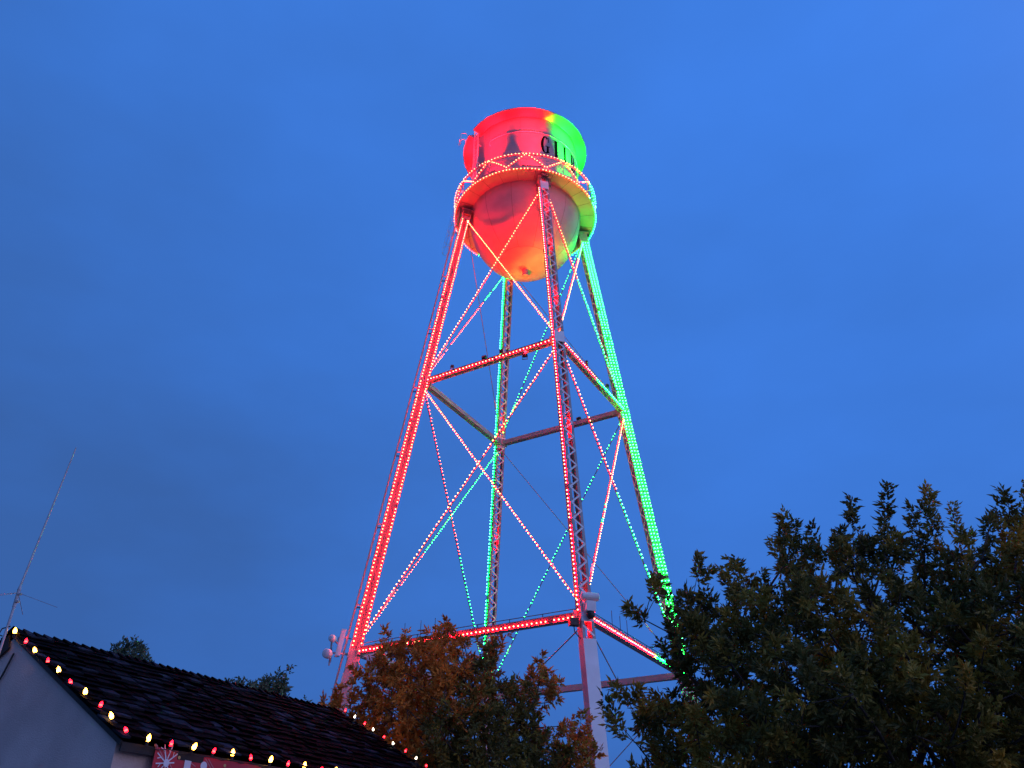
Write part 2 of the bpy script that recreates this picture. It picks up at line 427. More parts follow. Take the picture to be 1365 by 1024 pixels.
# legs
HW, HR_ = 0.20, 0.21                                         # half spacing of the webs (tangential) and half depth (radial)
SIDE = {'A': 1, 'B': -1, 'C': -1, 'D': 1}                    # which web carries the lights
def leg_axis(k):
    p0, p1 = leg_p(k, 0.35), leg_p(k, 32.15); return p0, p1, (p1 - p0).normalized()
LEG_NAME = {'A': 'left', 'B': 'front', 'C': 'right', 'D': 'rear'}
for k in 'BCDA':
    a = A_OF[k]; T_ = tan_(a); p0, p1, ax = leg_axis(k); Rr = T_.cross(ax).normalized()
    if Rr.dot(rad(a)) < 0: Rr = -Rr
    w = MB()
    for s in (-1, 1):
        w.box((p0 + p1)/2 + T_*s*HW, ax*((p1 - p0).length/2), T_*0.012, Rr*HR_)
        for q in (-1, 1):
            w.box((p0 + p1)/2 + T_*s*(HW - 0.05) + Rr*q*(HR_ - 0.008), ax*((p1 - p0).length/2), T_*0.0375, Rr*0.0079)
    for z in (32.15, 0.35):
        c = leg_p(k, z); w.box(c, ax*0.03, T_*(HW + 0.10), Rr*(HR_ + 0.1))
    leg = w.build('leg', M['shade_grey'], tower)
    lc = MB()
    pz = 0.32
    n = int((32.0 - ZL + 0.8)/pz)
    for q in (-1, 1):
        for i in range(n):
            z0 = ZL - 0.75 + i*pz; z1 = z0 + pz
            if any(abs((z0 + z1)/2 - zj) < 0.32 for zj in (ZL, ZM)): continue
            s = 1 if (i % 2 == 0) else -1
            c0 = leg_p(k, z0) + Rr*q*(HR_ + 0.005) + T_*s*(HW - 0.03); c1 = leg_p(k, z1) + Rr*q*(HR_ + 0.005) - T_*s*(HW - 0.03)
            lc.bar(c0, c1, 0.062, 0.008, Rr)
    lc.pieces('lacing', M['white'], leg)
    gp = MB()                                                # batten plates at the joints and the plated lower shaft
    for q in (-1, 1):
        for zj in (ZL, ZM, 31.6):
            gp.box(leg_p(k, zj) + Rr*q*(HR_ + 0.012), ax*0.30, T_*(HW + 0.01), Rr*0.007)
        zc0, zc1 = 0.4, ZL - 0.85
        gp.bar(leg_p(k, zc0) + Rr*q*(HR_ + 0.012), leg_p(k, zc1) + Rr*q*(HR_ + 0.012), 2*HW + 0.03, 0.014, Rr)
        for zs in (2.2, 4.6): gp.box(leg_p(k, zs) + Rr*q*(HR_ + 0.022), ax*0.02, T_*(HW + 0.016), Rr*0.004)
    gp.pieces('cover_plate', M['white'], leg)
    ft = MB(); c = leg_p(k, 0); ft.box((c.x, c.y, 0.15), T_*0.7, rad(a)*0.7, (0, 0, 0.16)); ft.box((c.x, c.y, 0.33), T_*0.5, rad(a)*0.5, (0, 0, 0.03))
    ft.build('footing', M['concrete'], leg)
    br = MB()                                                # bracket that carries the balcony girder
    br.box(leg_p(k, 32.15) + rad(a)*0.02 + Vector((0, 0, 0.10)), rad(a)*0.40, T_*0.16, (0, 0, 0.07))
    br.box(leg_p(k, 31.7) - rad(a)*0.24, rad(a)*0.05, T_*0.15, (0, 0, 0.38))
    br.box(leg_p(k, 31.9) + T_*(HW + 0.10), rad(a)*0.18, T_*0.06, (0, 0, 0.16))
    br.pieces('top_bracket', M['shadow_paint'], leg)

# struts of the two frames
FACES = ['AB', 'BC', 'CD', 'DA']
def face_out(fc):
    a = (leg_p(fc[0], 10) + leg_p(fc[1], 10))/2 - Vector((TX, TY, 10)); a.z = 0; return a.normalized()
STRUT = {}
for fc in FACES:
    o = face_out(fc)
    for zi, zj in (('l', ZL), ('m', ZM)):
        p, q = leg_p(fc[0], zj), leg_p(fc[1], zj); d = (q - p).normalized(); p += d*0.26; q -= d*0.26
        s = MB(); h = 0.24 if zi == 'l' else 0.22
        for sg in (-1, 1):
            s.bar(p + o*sg*0.12, q + o*sg*0.12, 0.014, h)
            for e in (-1, 1): s.bar(p + o*sg*0.092 + Vector((0, 0, e*(h/2 - 0.006))), q + o*sg*0.092 + Vector((0, 0, e*(h/2 - 0.006))), 0.041, 0.011)
        s.box(p, d*0.06, o*0.17, (0, 0, h*0.75)); s.box(q, d*0.06, o*0.17, (0, 0, h*0.75))
        st = s.build('strut', M['shade_grey'], tower)
        lc = MB(); L_ = (q - p).length; n = int(L_/0.27)
        for e in (-1, 1):
            for i in range(n):
                x0, x1 = 0.1 + (L_-0.2)*i/n, 0.1 + (L_-0.2)*(i+1)/n; sg = 1 if i % 2 else -1
                lc.bar(p + d*x0 + o*sg*0.09 + Vector((0, 0, e*(h/2 + 0.004))), p + d*x1 - o*sg*0.09 + Vector((0, 0, e*(h/2 + 0.004))), 0.045, 0.007)
        lc.pieces('lacing', M['shade_grey'], st)
        STRUT[fc + zi] = (p, q, o, h)
        if fc in ('AB', 'BC') and zi == 'l':
            cd = MB(); up = Vector((0, 0, h/2 + 0.14))
            cd.tube([p + up, q + up], 0.014, 5)
            for i in range(1, 7): cd.bar(p + d*L_*i/7 + Vector((0, 0, h/2)), p + d*L_*i/7 + up, 0.02, 0.02, d)
            for f in (0.22, 0.30, 0.37):
                cd.tube([p + d*L_*f + Vector((0, 0, h/2)), p + d*L_*f + Vector((0, 0, h/2 + 0.62))], 0.010, 4)
            cd.build('conduit', M['cable'], st)

# diagonal rods with turnbuckles
RODS = {}
def jz(k): return {'t': 31.75, 'm': ZM, 'l': ZL, 'g': 0.9}[k]
for fc in FACES:
    o = face_out(fc)
    for hi, lo in (('t', 'm'), ('m', 'l'), ('l', 'g')):
        for a_, b_ in ((fc[0], fc[1]), (fc[1], fc[0])):
            zoff_hi = -0.22 if hi != 't' else 0.0; zoff_lo = 0.22
            p = leg_p(a_, jz(hi) + zoff_hi); q = leg_p(b_, jz(lo) + zoff_lo)
            d = (q - p).normalized(); p = p + d*0.24; q = q - d*0.24
            s_off = 0.03 if a_ == fc[0] else -0.03
            p += o*s_off; q += o*s_off
            m = MB(); m.tube([p, q], 0.021 if fc in ('AB', 'BC') else 0.018, 6)
            rod = m.build('brace_rod', M['steel_rod'], tower)
            tb = MB(); c = p.lerp(q, 0.86); tb.tube([c - d*0.25, c - d*0.17, c + d*0.17, c + d*0.25], [0.02, 0.045, 0.045, 0.02], 6)
            tb.build('turnbuckle', M['white'], rod)
            for e in (p, q):
                gm = MB(); gm.box(e, d*0.09, o*0.012, d.cross(o)*0.05); gm.build('gusset_plate', M['white'], rod)
            RODS[a_ + hi + b_ + lo] = (p, q, o)

# access ladder on the outer side of the left leg, caged under the balcony
a = A_OF['A']; T_ = tan_(a); ax = (leg_p('A', 30) - leg_p('A', 5)).normalized()
ld = MB(); off = rad(a)*0.40
for s in (-1, 1): ld.bar(leg_p('A', 2.6) + off + T_*s*0.2, leg_p('A', 32.1) + off + T_*s*0.2, 0.02, 0.06, rad(a))
for i in range(97):
    z = 2.8 + i*0.303; ld.tube([leg_p('A', z) + off - T_*0.2, leg_p('A', z) + off + T_*0.2], 0.011, 4)
for i in range(9):
    z = 4.4 + i*3.3
    for s in (-1, 1): ld.bar(leg_p('A', z) + rad(a)*HR_ + T_*s*0.17, leg_p('A', z) + off + T_*s*0.2, 0.03, 0.05)
lad = ld.build('ladder', M['steel_rod'], tower)
cg = MB()
for i in range(5):
    z = 29.3 + i*0.75; c = leg_p('A', z) + off
    cg.tube([c + T_*0.34*math.sin(g) + rad(a)*(0.17 - 0.17*math.cos(g)) for g in np.linspace(-2.6, 2.6, 15)], 0.010, 4)
for g in (-1.9, -0.95, 3.14, 0.95, 1.9):
    v = T_*0.34*math.sin(g) + rad(a)*(0.17 - 0.17*math.cos(g))
    cg.bar(leg_p('A', 29.3) + off + v, leg_p('A', 32.3) + off + v, 0.03, 0.008, rad(a))
cg.build('safety_cage', M['steel_rod'], lad)

# floodlights: balcony floods wash the shell, strut floods light the bowl
def floodlight(p, aim, color_key, on=None, size=0.13):
    p = Vector(p); d = (Vector(aim) - p).normalized(); x = d.cross(Vector((0, 0, 1)))
    if x.length < 1e-3: x = Vector((1, 0, 0))
    x.normalize(); u = x.cross(d)
    m = MB(); m.box(p - d*0.05, d*0.045, x*size, u*size*0.75)
    for i in range(-2, 3): m.box(p - d*0.13 + x*i*size*0.4, d*0.034, x*0.008, u*size*0.65)
    m.bar(p - d*0.06 - x*(size + 0.012), p - d*0.06 - x*(size + 0.012) - Vector((0, 0, 0.2)), 0.015, 0.035, d)
    m.bar(p - d*0.06 + x*(size + 0.012), p - d*0.06 + x*(size + 0.012) - Vector((0, 0, 0.2)), 0.015, 0.035, d)
    m.bar(p - d*0.06 - x*(size + 0.02) - Vector((0, 0, 0.2)), p - d*0.06 + x*(size + 0.02) - Vector((0, 0, 0.2)), 0.035, 0.015)
    f = m.build('floodlight', M['dark_metal'], tower)
    l = MB(); l.box(p - d*0.002, d*0.002, x*size*0.8, u*size*0.55); l.build('lens', M['flood_' + color_key], f)
WASH_HI, WASH_LO = 330, 40
WALL_FLOODS = [(-74, 'red', 1.0), (-34, 'red', 1.0), (5, 'red', 1.0), (46, 'green', 1.0), (84, 'green', 1.0), (124, 'green', 1), (164, 'green', 1), (204, 'red', 1), (245, 'red', 1)]
def wash_bar(p, tilt, a, c, watts, spread):
    """wall-washer: a long narrow lamp lying along the shell, leaning towards it by tilt degrees"""
    d = bpy.data.lights.new('bar_lamp', 'AREA'); d.shape = 'RECTANGLE'; d.size = 0.80; d.size_y = 0.05; d.energy = watts; d.color = c; d.spread = R(spread)
    o = bpy.data.objects.new('bar_lamp', d); col.objects.link(o); o.location = p
    z = -(UP*math.cos(R(tilt)) - rad(a)*math.sin(R(tilt))); x = tan_(a); y = z.cross(x)
    o.matrix_world = Matrix.Translation(p) @ Matrix((x, y, z)).transposed().to_4x4()
for deg, ck, pw in WALL_FLOODS:
    a = R(deg); p = cyl(a, RB - 0.16, ZB + 0.30); c = RED if ck == 'red' else GREEN
    m = MB(); m.bar(p - tan_(a)*0.54, p + tan_(a)*0.54, 0.10, 0.07)
    for sg in (-1, 1): m.bar(p + tan_(a)*sg*0.4 - UP*0.27, p + tan_(a)*sg*0.4 - UP*0.03, 0.03, 0.05, rad(a))
    f = m.build('floodlight', M['dark_metal'], tower)
    l = MB(); l.bar(p - tan_(a)*0.5 + UP*0.037, p + tan_(a)*0.5 + UP*0.037, 0.06, 0.003); l.build('lens', M['flood_' + ck], f)
    wash_bar(p + UP*0.05, 9.5, a, c, WASH_HI*pw, 26); wash_bar(p + UP*0.055, 38, a, c, WASH_LO*pw, 36)
def bowl_flood(p, aim, ck, w, size, blend=0.35, fs=0.10):
    floodlight(p, aim, ck, size=fs)
    d = (Vector(aim) - Vector(p)).normalized(); spot(Vector(p) + d*0.03, aim, RED if ck == 'red' else (0.2, 1.0, 0.14) , w, size, blend, 0.1)
p, q, o, h = STRUT['ABm']
BC_ = Vector((TX, TY, ZB))
bowl_flood(p.lerp(q, 0.47) + Vector((0, 0, 0.34)), (TX - 0.5, TY, 30.0), 'red', 10500, 36)
bowl_flood(p.lerp(q, 0.80) + Vector((0, 0, -0.3)) + o*0.1, (TX + 0.6, TY - 0.3, 30.0), 'red', 5000, 32)
p, q, o, h = STRUT['CDm']
bowl_flood(p.lerp(q, 0.33) + Vector((0, 0, 0.34)), (TX + 1.0, TY + 0.4, 30.2), 'green', 1250, 30)

def face_mid(fc): return (leg_p(fc[0], ZB) + leg_p(fc[1], ZB))/2
for fc, f, ck, w in (('AB', 0.22, 'red', 2500), ('AB', 0.62, 'red', 2300), ('BC', 0.35, 'red', 2600), ('BC', 0.7, 'green', 520), ('DA', 0.5, 'red', 2000), ('CD', 0.4, 'green', 1200)):  # extra unseen strut floods, added to brighten the balcony underside
    p, q, o, h = STRUT[fc + 'm']; c = p.lerp(q, f) + Vector((0, 0, 0.30)) + o*0.17
    a_ = math.atan2(o.x, -o.y) + (f - 0.5)*1.2
    bowl_flood(c, cyl(a_, 4.3, ZB), ck, w, 27, 0.9, 0.07)

# ------------------------------------------------------------------ LED light strings
def bulb_mesh(name, base_m, lens_m, r=0.022):
    m = MB(); n = 6
    prof = [(r*0.8, 0.0), (r, 0.012), (r, 0.034)]
    vs = []; fs = []
    for (rr, z) in prof: vs += [(rr*math.cos(2*math.pi*j/n), rr*math.sin(2*math.pi*j/n), z) for j in range(n)]
    for i in range(2):
        for j in range(n): fs.append((i*n + j, i*n + (j+1) % n, (i+1)*n + (j+1) % n, (i+1)*n + j))
    m.add(vs, fs, 0)
    vs = [(r*c_*math.cos(2*math.pi*j/n), r*c_*math.sin(2*math.pi*j/n), z) for (c_, z) in ((1.0, 0.034), (0.75, 0.052)) for j in range(n)] + [(0, 0, 0.060)]
    fs = [(j, (j+1) % n, n + (j+1) % n, n + j) for j in range(n)] + [(n + j, n + (j+1) % n, 2*n) for j in range(n)]
    m.add(vs, fs, 1)
    me = bpy.data.meshes.new(name); me.from_pydata(m.v, [], m.f)
    me.materials.append(base_m); me.materials.append(lens_m); me.polygons.foreach_set('material_index', m.m); me.update()
    return me
BULBS = {'normal': {'red': bulb_mesh('bulb', M['red_base'], M['red_lens']), 'green': bulb_mesh('bulb', M['green_base'], M['green_lens'])},
         'strong': {'red': bulb_mesh('bulb', M['red_strong'], M['red_lens']), 'green': bulb_mesh('bulb', M['green_strong'], M['green_lens'])},
         'small': {'red': bulb_mesh('bulb', M['red_base'], M['red_lens'], 0.0095), 'green': bulb_mesh('bulb', M['green_base'], M['green_lens'], 0.0095)}}
rng = random.Random(5)
def light_string(label, pts, nrm, color, group, pitch=0.16, drop=0.0, size='normal'):
    BULB = BULBS[size]
    """pts: polyline the cable follows; nrm: way the lenses face (vector or function of a point); color: name or function of 0..1"""
    pts = [Vector(p) for p in pts]; base = pts[0]
    root = empty('light_string', base, label, 'string lights', group)
    c = MB(); c.tube(pts, 0.008, 4); c.build('cable', M['cable'], root)
    seg = [(pts[i+1] - pts[i]).length for i in range(len(pts) - 1)]; tot = sum(seg); n = int(tot/pitch)
    places = []
    for i in range(n):
        s = (i + 0.5)*tot/n + rng.uniform(-0.018, 0.018); s0 = s; j = 0
        while j < len(seg) - 1 and s > seg[j]: s -= seg[j]; j += 1
        p = pts[j].lerp(pts[j+1], min(1, s/seg[j])); ax = (pts[j+1] - pts[j]).normalized()
        if rng.random() < drop + 0.012: continue
        d = nrm(p) if callable(nrm) else Vector(nrm)
        d = (d + ax*rng.uniform(-.18, .18) + d.cross(ax)*rng.uniform(-.2, .2)).normalized()
        ck = color(s0/tot) if callable(color) else color
        places.append(((p - CAM).length, p + d*0.006, d, ck))
    places.sort(key=lambda q: q[0])
    for k, (_, p, d, ck) in enumerate(places[:100]):
        o = bpy.data.objects.new('bulb', BULB[ck]); col.objects.link(o); o.parent = root
        o.matrix_basis = Matrix.Translation(p - base) @ d.to_track_quat('Z', 'Y').to_matrix().to_4x4()
    if len(places) > 100:
        rest = MB(); mats = []
        for (_, p, d, ck) in places[100:]:
            me = BULB[ck]; mt = Matrix.Translation(p) @ d.to_track_quat('Z', 'Y').to_matrix().to_4x4()
            oi = 0 if ck == 'red' else 2
            o_ = len(rest.v); rest.v += [tuple(mt @ v.co) for v in me.vertices]
            for f in me.polygons: rest.f.append(tuple(i + o_ for i in f.vertices)); rest.m.append(f.material_index + oi)
        ob = rest.build('bulb', [M['red_base'], M['red_lens'], M['green_base'], M['green_lens']], root); ob['kind'] = 'stuff'
    return root
LEGW = {'A': 'left', 'B': 'front', 'C': 'right', 'D': 'rear'}
LEGC = {'A': 'red', 'B': 'red', 'C': 'green', 'D': 'green'}
for k in 'ABCD':
    a = A_OF[k]; T_ = tan_(a)*SIDE[k]; ax = leg_axis(k)[2]; Rr = tan_(a).cross(ax).normalized()
    if Rr.dot(rad(a)) < 0: Rr = -Rr
    for z0, z1, tn in ((ZL + 0.05, ZM - 0.05, 'below the middle strut'), (ZM + 0.05, 31.5, 'above the middle strut')):
        bd = MB(); bd.bar(leg_p(k, z0) + T_*(HW + 0.0145), leg_p(k, z1) + T_*(HW + 0.0145), 2*HR_ - 0.02, 0.004, T_); bd.build('added_dark_board', M['added_board'], tower)  # added dark backing keeps daylight from paling the lit web
        for q, en in {'A': ((1, 'outer'), (-1, 'inner')), 'C': ((1, 'outer'), (-1, 'inner'), (0, 'middle'))}.get(k, ((0.75, 'lit'),)):
            off = T_*(HW + 0.020) + Rr*q*0.15
            light_string(f'{LEGC[k]} lights ' + {'lit': 'in one row', 'middle': 'down the centre'}.get(en, f'on the {en} edge') + f' of the {LEGW[k]} leg {tn}', [leg_p(k, z0) + off, leg_p(k, z1) + off], T_, LEGC[k], 'light strings on the tower legs', size='strong')
def two(f, c0, c1): return lambda t: c0 if t < f else c1
for key, colr, lab in (('ABm', 'red', 'red lights along the middle strut between left and front tower legs'),
                       ('ABl', 'red', 'red lights along the lower strut between left and front tower legs'),
                       ('BCm', two(.5, 'red', 'green'), 'half red half green lights on the middle strut running right from front leg'),
                       ('BCl', two(.62, 'red', 'green'), 'red then green lights on the lower strut running into the right tree')):
    p, q, o, h = STRUT[key]; off = o*0.139 + Vector((0, 0, -0.05)); e_ = (q - p).normalized()*0.07
    bd = MB(); bd.bar(p + e_ + o*0.1305, q - e_ + o*0.1305, 0.004, h - 0.03); bd.build('added_dark_board', M['added_board'], tower)  # same added dark backing on the lit struts
    light_string(lab, [p + off, q + off], o, colr, 'light strings on the tower struts', 0.165, size='strong')
ROD_LIGHTS = [
    ('AtBm', 'red', 0, 'red lights on the upper rod from left leg top down to front leg'),
    ('BtAm', 'red', 0, 'red lights on the upper rod from front leg top down to left leg'),
    ('AmBl', 'red', 0, 'red lights on the lower rod from left leg middle down to front leg'),
    ('BmAl', 'red', 0, 'red lights on the lower rod from front leg middle down to left leg'),
    ('BtCm', two(.42, 'red', 'green'), 0, 'red then green lights on the upper rod from front leg top to right leg'),
    ('CtBm', two(.22, 'green', 'red'), 0, 'mostly red lights on the upper rod from right leg top to front leg'),
    ('BmCl', two(.46, 'red', 'green'), 0, 'red then green lights on the lower rod from front leg middle to right leg'),
    ('CmBl', lambda t: 'green' if (0.55 < t < 0.66 and rng.random() < .5) else 'red', 0, 'red lights, a few green, on the lower rod from right leg to front leg'),
    ('CtDm', 'green', .1, 'green lights on the far upper rod from right leg top to rear leg'),
    ('CmDl', 'green', .25, 'green lights on the far lower rod from right leg middle to rear leg'),
    ('DtAm', two(.35, 'green', 'red'), .1, 'green then red lights on the upper rod from rear leg to left leg'),
    ('DmAl', two(.62, 'green', 'red'), 0, 'green then red lights on the lower rod from rear leg to left leg'),
    ('AmDl', two(.55, 'red', 'green'), 0, 'red then green lights on the steep lower rod from left leg to rear leg')]
for key, colr, drop, lab in ROD_LIGHTS:
    p, q, o = RODS[key]; d = (q - p).normalized()
    n = o if key[0] + key[2] in ('AB', 'BA', 'BC', 'CB') else -o
    off = n*0.028
    light_string(lab, [p.lerp(q, .01) + off, p.lerp(q, .99) + off], n, colr, 'light strings on the diagonal rods', 0.165, drop, 'normal' if key[0] + key[2] in ('AB', 'BA', 'BC', 'CB') else 'small')
def ring_color(p):
    return 'red'
def ring_col(f0):
    def f(t):
        deg = math.degrees(f0(t)) % 360
        return 'green' if 62 < deg < 225 else 'red'
    return f
out_n = lambda p: Vector((p.x - TX, p.y - TY, 0)).normalized()
ang = lambda t: R(-180) + t*2*math.pi
def ring_pts(r, z): return [cyl(ang(i/96), r, z) for i in range(97)]
light_string('ring of lights along the top rail of the tank balcony', ring_pts(RB + 0.05, ZR + 0.01), out_n, ring_col(ang), 'light strings on the balcony', 0.18)
light_string('ring of lights along the floor edge of the tank balcony', ring_pts(RB + 0.02, ZB - 0.035), lambda p: (out_n(p) - UP*0.25).normalized(), ring_col(ang), 'light strings on the balcony', 0.18)
zp = []
for i in range(24):
    j = (i + 12) % 24; sg = zig_seg(zig[j], zig[(j+1) % 24]); zp += sg[:-1]
zp.append(zig[12])
zp = [p + out_n(p)*0.03 for p in zp]
light_string('zigzag of lights on the lattice railing of the tank balcony', zp, out_n, ring_col(lambda t: PHI + math.pi + t*2*math.pi), 'light strings on the balcony', 0.17)
# small red lamps inside the front and rear legs at the joints
for k, z, w in (('B', ZL - 0.25, 150), ('B', ZM - 4.6, 110), ('B', 30.2, 130), ('B', ZM + 2.5, 90), ('B', ZM + 6, 70), ('A', 30.2, 130), ('D', ZM + 0.7, 110), ('D', ZM - 5.0, 110), ('D', ZL + 1.6, 110)):  # leg-top lamps are unseen extras, added to brighten the balcony underside
    c = leg_p(k, z); m = MB(); m.tube([c - Vector((0, 0, 0.12)), c + Vector((0, 0, 0.02))], 0.06, 8); m.tube([c + Vector((0, 0, 0.021)), c + Vector((0, 0, 0.06))], [0.05, 0.03], 8, mi=1)
    m.bar(c - tan_(A_OF[k])*HW, c + tan_(A_OF[k])*HW - Vector((0, 0, 0.0)), 0.03, 0.02)
    m.build('floodlight', [M['dark_metal'], M['flood_red']], tower)
    d = bpy.data.lights.new('point_lamp', 'POINT'); d.energy = w; d.color = RED; d.shadow_soft_size = 0.04
    ob = bpy.data.objects.new('point_lamp', d); col.objects.link(ob); ob.location = c + Vector((0, 0, 0.14))

# ------------------------------------------------------------------ equipment hung on the tower
def drum_antenna(base, dirv, r, l, label):
    base = Vector(base); d = Vector(dirv).normalized()
    root = empty('drum_antenna', base, label, 'antenna', 'radio antennas on the tower legs')
    m = MB(); m.tube([base, base + d*0.05, base + d*0.06, base + d*l*0.75, base + d*l*0.93, base + d*l], [r*0.6, r*0.6, r, r, r*0.8, r*0.3], 20); m.build('radome', M['plastic'], root, smooth=False)
    k = MB(); k.tube([base - d*0.25, base], 0.03, 8); k.bar(base - d*0.25 - Vector((0, 0, 0.25)), base - d*0.25 + Vector((0, 0, 0.25)), 0.06, 0.06, d); k.build('bracket', M['galv'], root)
    return root
a = A_OF['A']; oA = rad(a); tA = tan_(a)
pA = leg_p('A', ZL)
drum_antenna(pA + oA*0.80 + tA*0.25 + Vector((0, 0, 0.28)), -oA*-0.5 + tA*0.5 + Vector((0, 0, 0.25)), 0.13, 0.26, 'smaller upper white drum antenna beside the left tower leg')
drum_antenna(pA + oA*0.95 + tA*0.25 + Vector((0, 0, -0.22)), oA*0.35 + tA*0.9 + Vector((0, 0, -0.1)), 0.17, 0.32, 'larger lower white drum antenna outside the left tower leg')
pm = empty('panel_antenna', pA + oA*0.80 + Vector((0, 0, 0.05)), 'tall white panel antenna upright beside the left tower leg', 'antenna')
m = MB(); c = pA + oA*0.58 + tA*0.30 + Vector((0, 0, 0.20)); lx = -leg_axis('A')[2]; m.box(c, tA*0.07, oA*0.09, lx*0.50); m.box(c + tA*0.08, tA*0.02, oA*0.07, lx*0.48); m.build('panel', M['plastic'], pm)
m = MB()
for z in (-0.15, 0.45): m.bar(pA + oA*0.2 + Vector((0, 0, z)), c + Vector((0, 0, z - 0.2)) - tA*0.06, 0.05, 0.05)
m.bar(pA + oA*0.88 + Vector((0, 0, -0.55)), pA + oA*0.88 + Vector((0, 0, 0.5)), 0.06, 0.06, oA); m.bar(pA + oA*0.2 + Vector((0, 0, -0.1)), pA + oA*0.88 + Vector((0, 0, -0.1)), 0.05, 0.05)
m.build('bracket', M['galv'], pm)
sp = empty('loudspeaker', pA - oA*0.75 + Vector((0, 0, -0.3)), 'white horn box hung under the lower strut by the left leg', 'speaker')
m = MB(); d = (leg_p('B', ZL) - pA).normalized(); c = pA + d*1.05 + Vector((0, 0, -0.42)); m.box(c, d*0.34, face_out('AB')*0.16, (0, 0, 0.19)); m.box(c + d*0.30, d*0.08, face_out('AB')*0.19, (0, 0, 0.22)); m.build('body', M['plastic'], sp)
m = MB(); m.bar(c + Vector((0, 0, 0.18)), c + Vector((0, 0, 0.32)), 0.05, 0.05, d); m.build('bracket', M['galv'], sp)
pB = leg_p('B', ZL); a = A_OF['B']; oB, tB = rad(a), tan_(a)
cm = empty('camera_housing', pB + oB*0.25 + Vector((0, 0, 0.2)), 'white camera unit with rounded top bolted to the front tower leg', 'camera')
c = pB + oB*0.40 + tB*0.05 + Vector((0, 0, 0.50))
m = MB(); m.tube([c - tB*0.30, c - tB*0.27, c + tB*0.27, c + tB*0.30], [0.09, 0.13, 0.13, 0.09], 14); m.box(c + Vector((0, 0, -0.32)), tB*0.16, oB*0.10, (0, 0, 0.16)); m.build('body', M['plastic'], cm)
m = MB(); m.lathe(c + Vector((0, 0, -0.60)), [(0.0, -0.13), (0.08, -0.11), (0.13, -0.03), (0.14, 0.04), (0.10, 0.10), (0.0, 0.11)], 14); m.build('dome', M['dark_metal'], cm)
m = MB(); m.bar(c - oB*0.25 + Vector((0, 0, -0.3)), c + Vector((0, 0, -0.3)), 0.06, 0.06); m.bar(c - oB*0.2 - tB*0.2 + Vector((0, 0, -0.75)), c - oB*0.2 - tB*0.2 + Vector((0, 0, -0.2)), 0.05, 0.05, oB); m.build('bracket', M['galv'], cm)
jb = empty('junction_box', pB - tB*0.35 + Vector((0, 0, -0.2)), 'dark junction box under the red lower strut at the front leg', 'box')
m = MB(); c = pB - tB*0.42 + oB*0.1 + Vector((0, 0, -0.27)); m.box(c, tB*0.15, oB*0.10, (0, 0, 0.12)); m.box(c + oB*0.105, tB*0.13, oB*0.008, (0, 0, 0.10)); m.build('case', M['dark_metal'], jb)
m = MB(); m.tube([c + Vector((0, 0, -0.11)), c + Vector((0.02, 0, -0.3)), c + tB*0.2 + Vector((0, 0, -0.5)), c + tB*0.3 + Vector((0, 0, -0.3))], 0.018, 6); m.build('cable', M['cable'], jb)

# ------------------------------------------------------------------ house at lower left
HA = Vector((-7.951, 13.197, 5.2)); PSI = 0.55386
HD = Vector((math.sin(PSI), math.cos(PSI), 0)); HN = Vector((math.cos(PSI), -math.sin(PSI), 0)); UP = Vector((0, 0, 1))
HWID, HDROP, HLEN = 3.4385, 1.847, 7.69
house = empty('house', (HA + HD*HLEN/2).xy.to_3d(), 'low stucco house with dark tiled gable roof at lower left', 'house')
def hp(n, d, z): return HA + HN*n + HD*d + UP*z              # n: across from the ridge, d: along it, z: below the ridge
def slope_z(n): return -abs(n)/HWID*HDROP
OV = 0.05
w = MB(); wn = HWID - 0.13; zt = -0.10
vs = []
for d in (OV, HLEN - OV):
    vs += [hp(-wn, d, -5.2), hp(wn, d, -5.2), hp(wn, d, slope_z(wn) + zt), hp(0, d, zt), hp(-wn, d, slope_z(wn) + zt)]
w.add(vs, [(0, 1, 2, 3, 4), (9, 8, 7, 6, 5), (1, 6, 7, 2), (0, 4, 9, 5), (2, 7, 8, 3), (4, 3, 8, 9)])
w.build('wall', M['stucco'], house)
rf = MB(); rr = random.Random(3)
deck = 0.045
for sgn in (1, -1):                                          # roof deck and overhang soffit
    vs = [hp(0, 0.03, -0.03), hp(0, HLEN - 0.03, -0.03), hp(sgn*(HWID - .02), HLEN - 0.03, -HDROP - 0.03), hp(sgn*(HWID - .02), 0.03, -HDROP - 0.03)]
    vs += [v - UP*deck for v in vs]
    fs = [(0, 1, 2, 3), (7, 6, 5, 4), (3, 2, 6, 7), (0, 3, 7, 4), (1, 5, 6, 2)]
    rf.add(vs, fs if sgn > 0 else [f[::-1] for f in fs])
    sl = (hp(sgn*HWID, 0, -HDROP) - hp(0, 0, 0)); SLN = sl.length; sl.normalize(); nrm = HD.cross(sl)*(1 if sgn > 0 else -1)
    if nrm.z < 0: nrm = -nrm
    nc = 17; cw = SLN/nc
    for c in range(nc):
        x0 = c*cw; dd = -0.02 - rr.uniform(0, .2)
        while dd < HLEN:
            tw = rr.uniform(0.17, 0.30); d0, d1 = max(dd, -0.02), min(dd + tw - 0.008, HLEN + 0.02); dd += tw
            if d1 - d0 < 0.03: continue
            lift = rr.uniform(-0.008, 0.022); over = rr.uniform(0.0, 0.04); th = rr.uniform(0.016, 0.036)
            p = hp(0, 0, 0) + sl*x0 + nrm*(0.004); q = hp(0, 0, 0) + sl*(x0 + cw + 0.02 + over) + nrm*(0.026 + lift)
            sk = rr.uniform(-0.004, 0.004)
            vs = [p + HD*d0, p + HD*d1, q + HD*d1 + nrm*sk, q + HD*d0 - nrm*sk]; vs += [v + nrm*th for v in vs]
            fs = [(3, 2, 1, 0), (4, 5, 6, 7), (2, 3, 7, 6), (3, 0, 4, 7), (1, 2, 6, 5)]
            rf.add(vs, fs if (vs[1]-vs[0]).cross(vs[3]-vs[0]).dot(nrm) > 0 else [f[::-1] for f in fs])
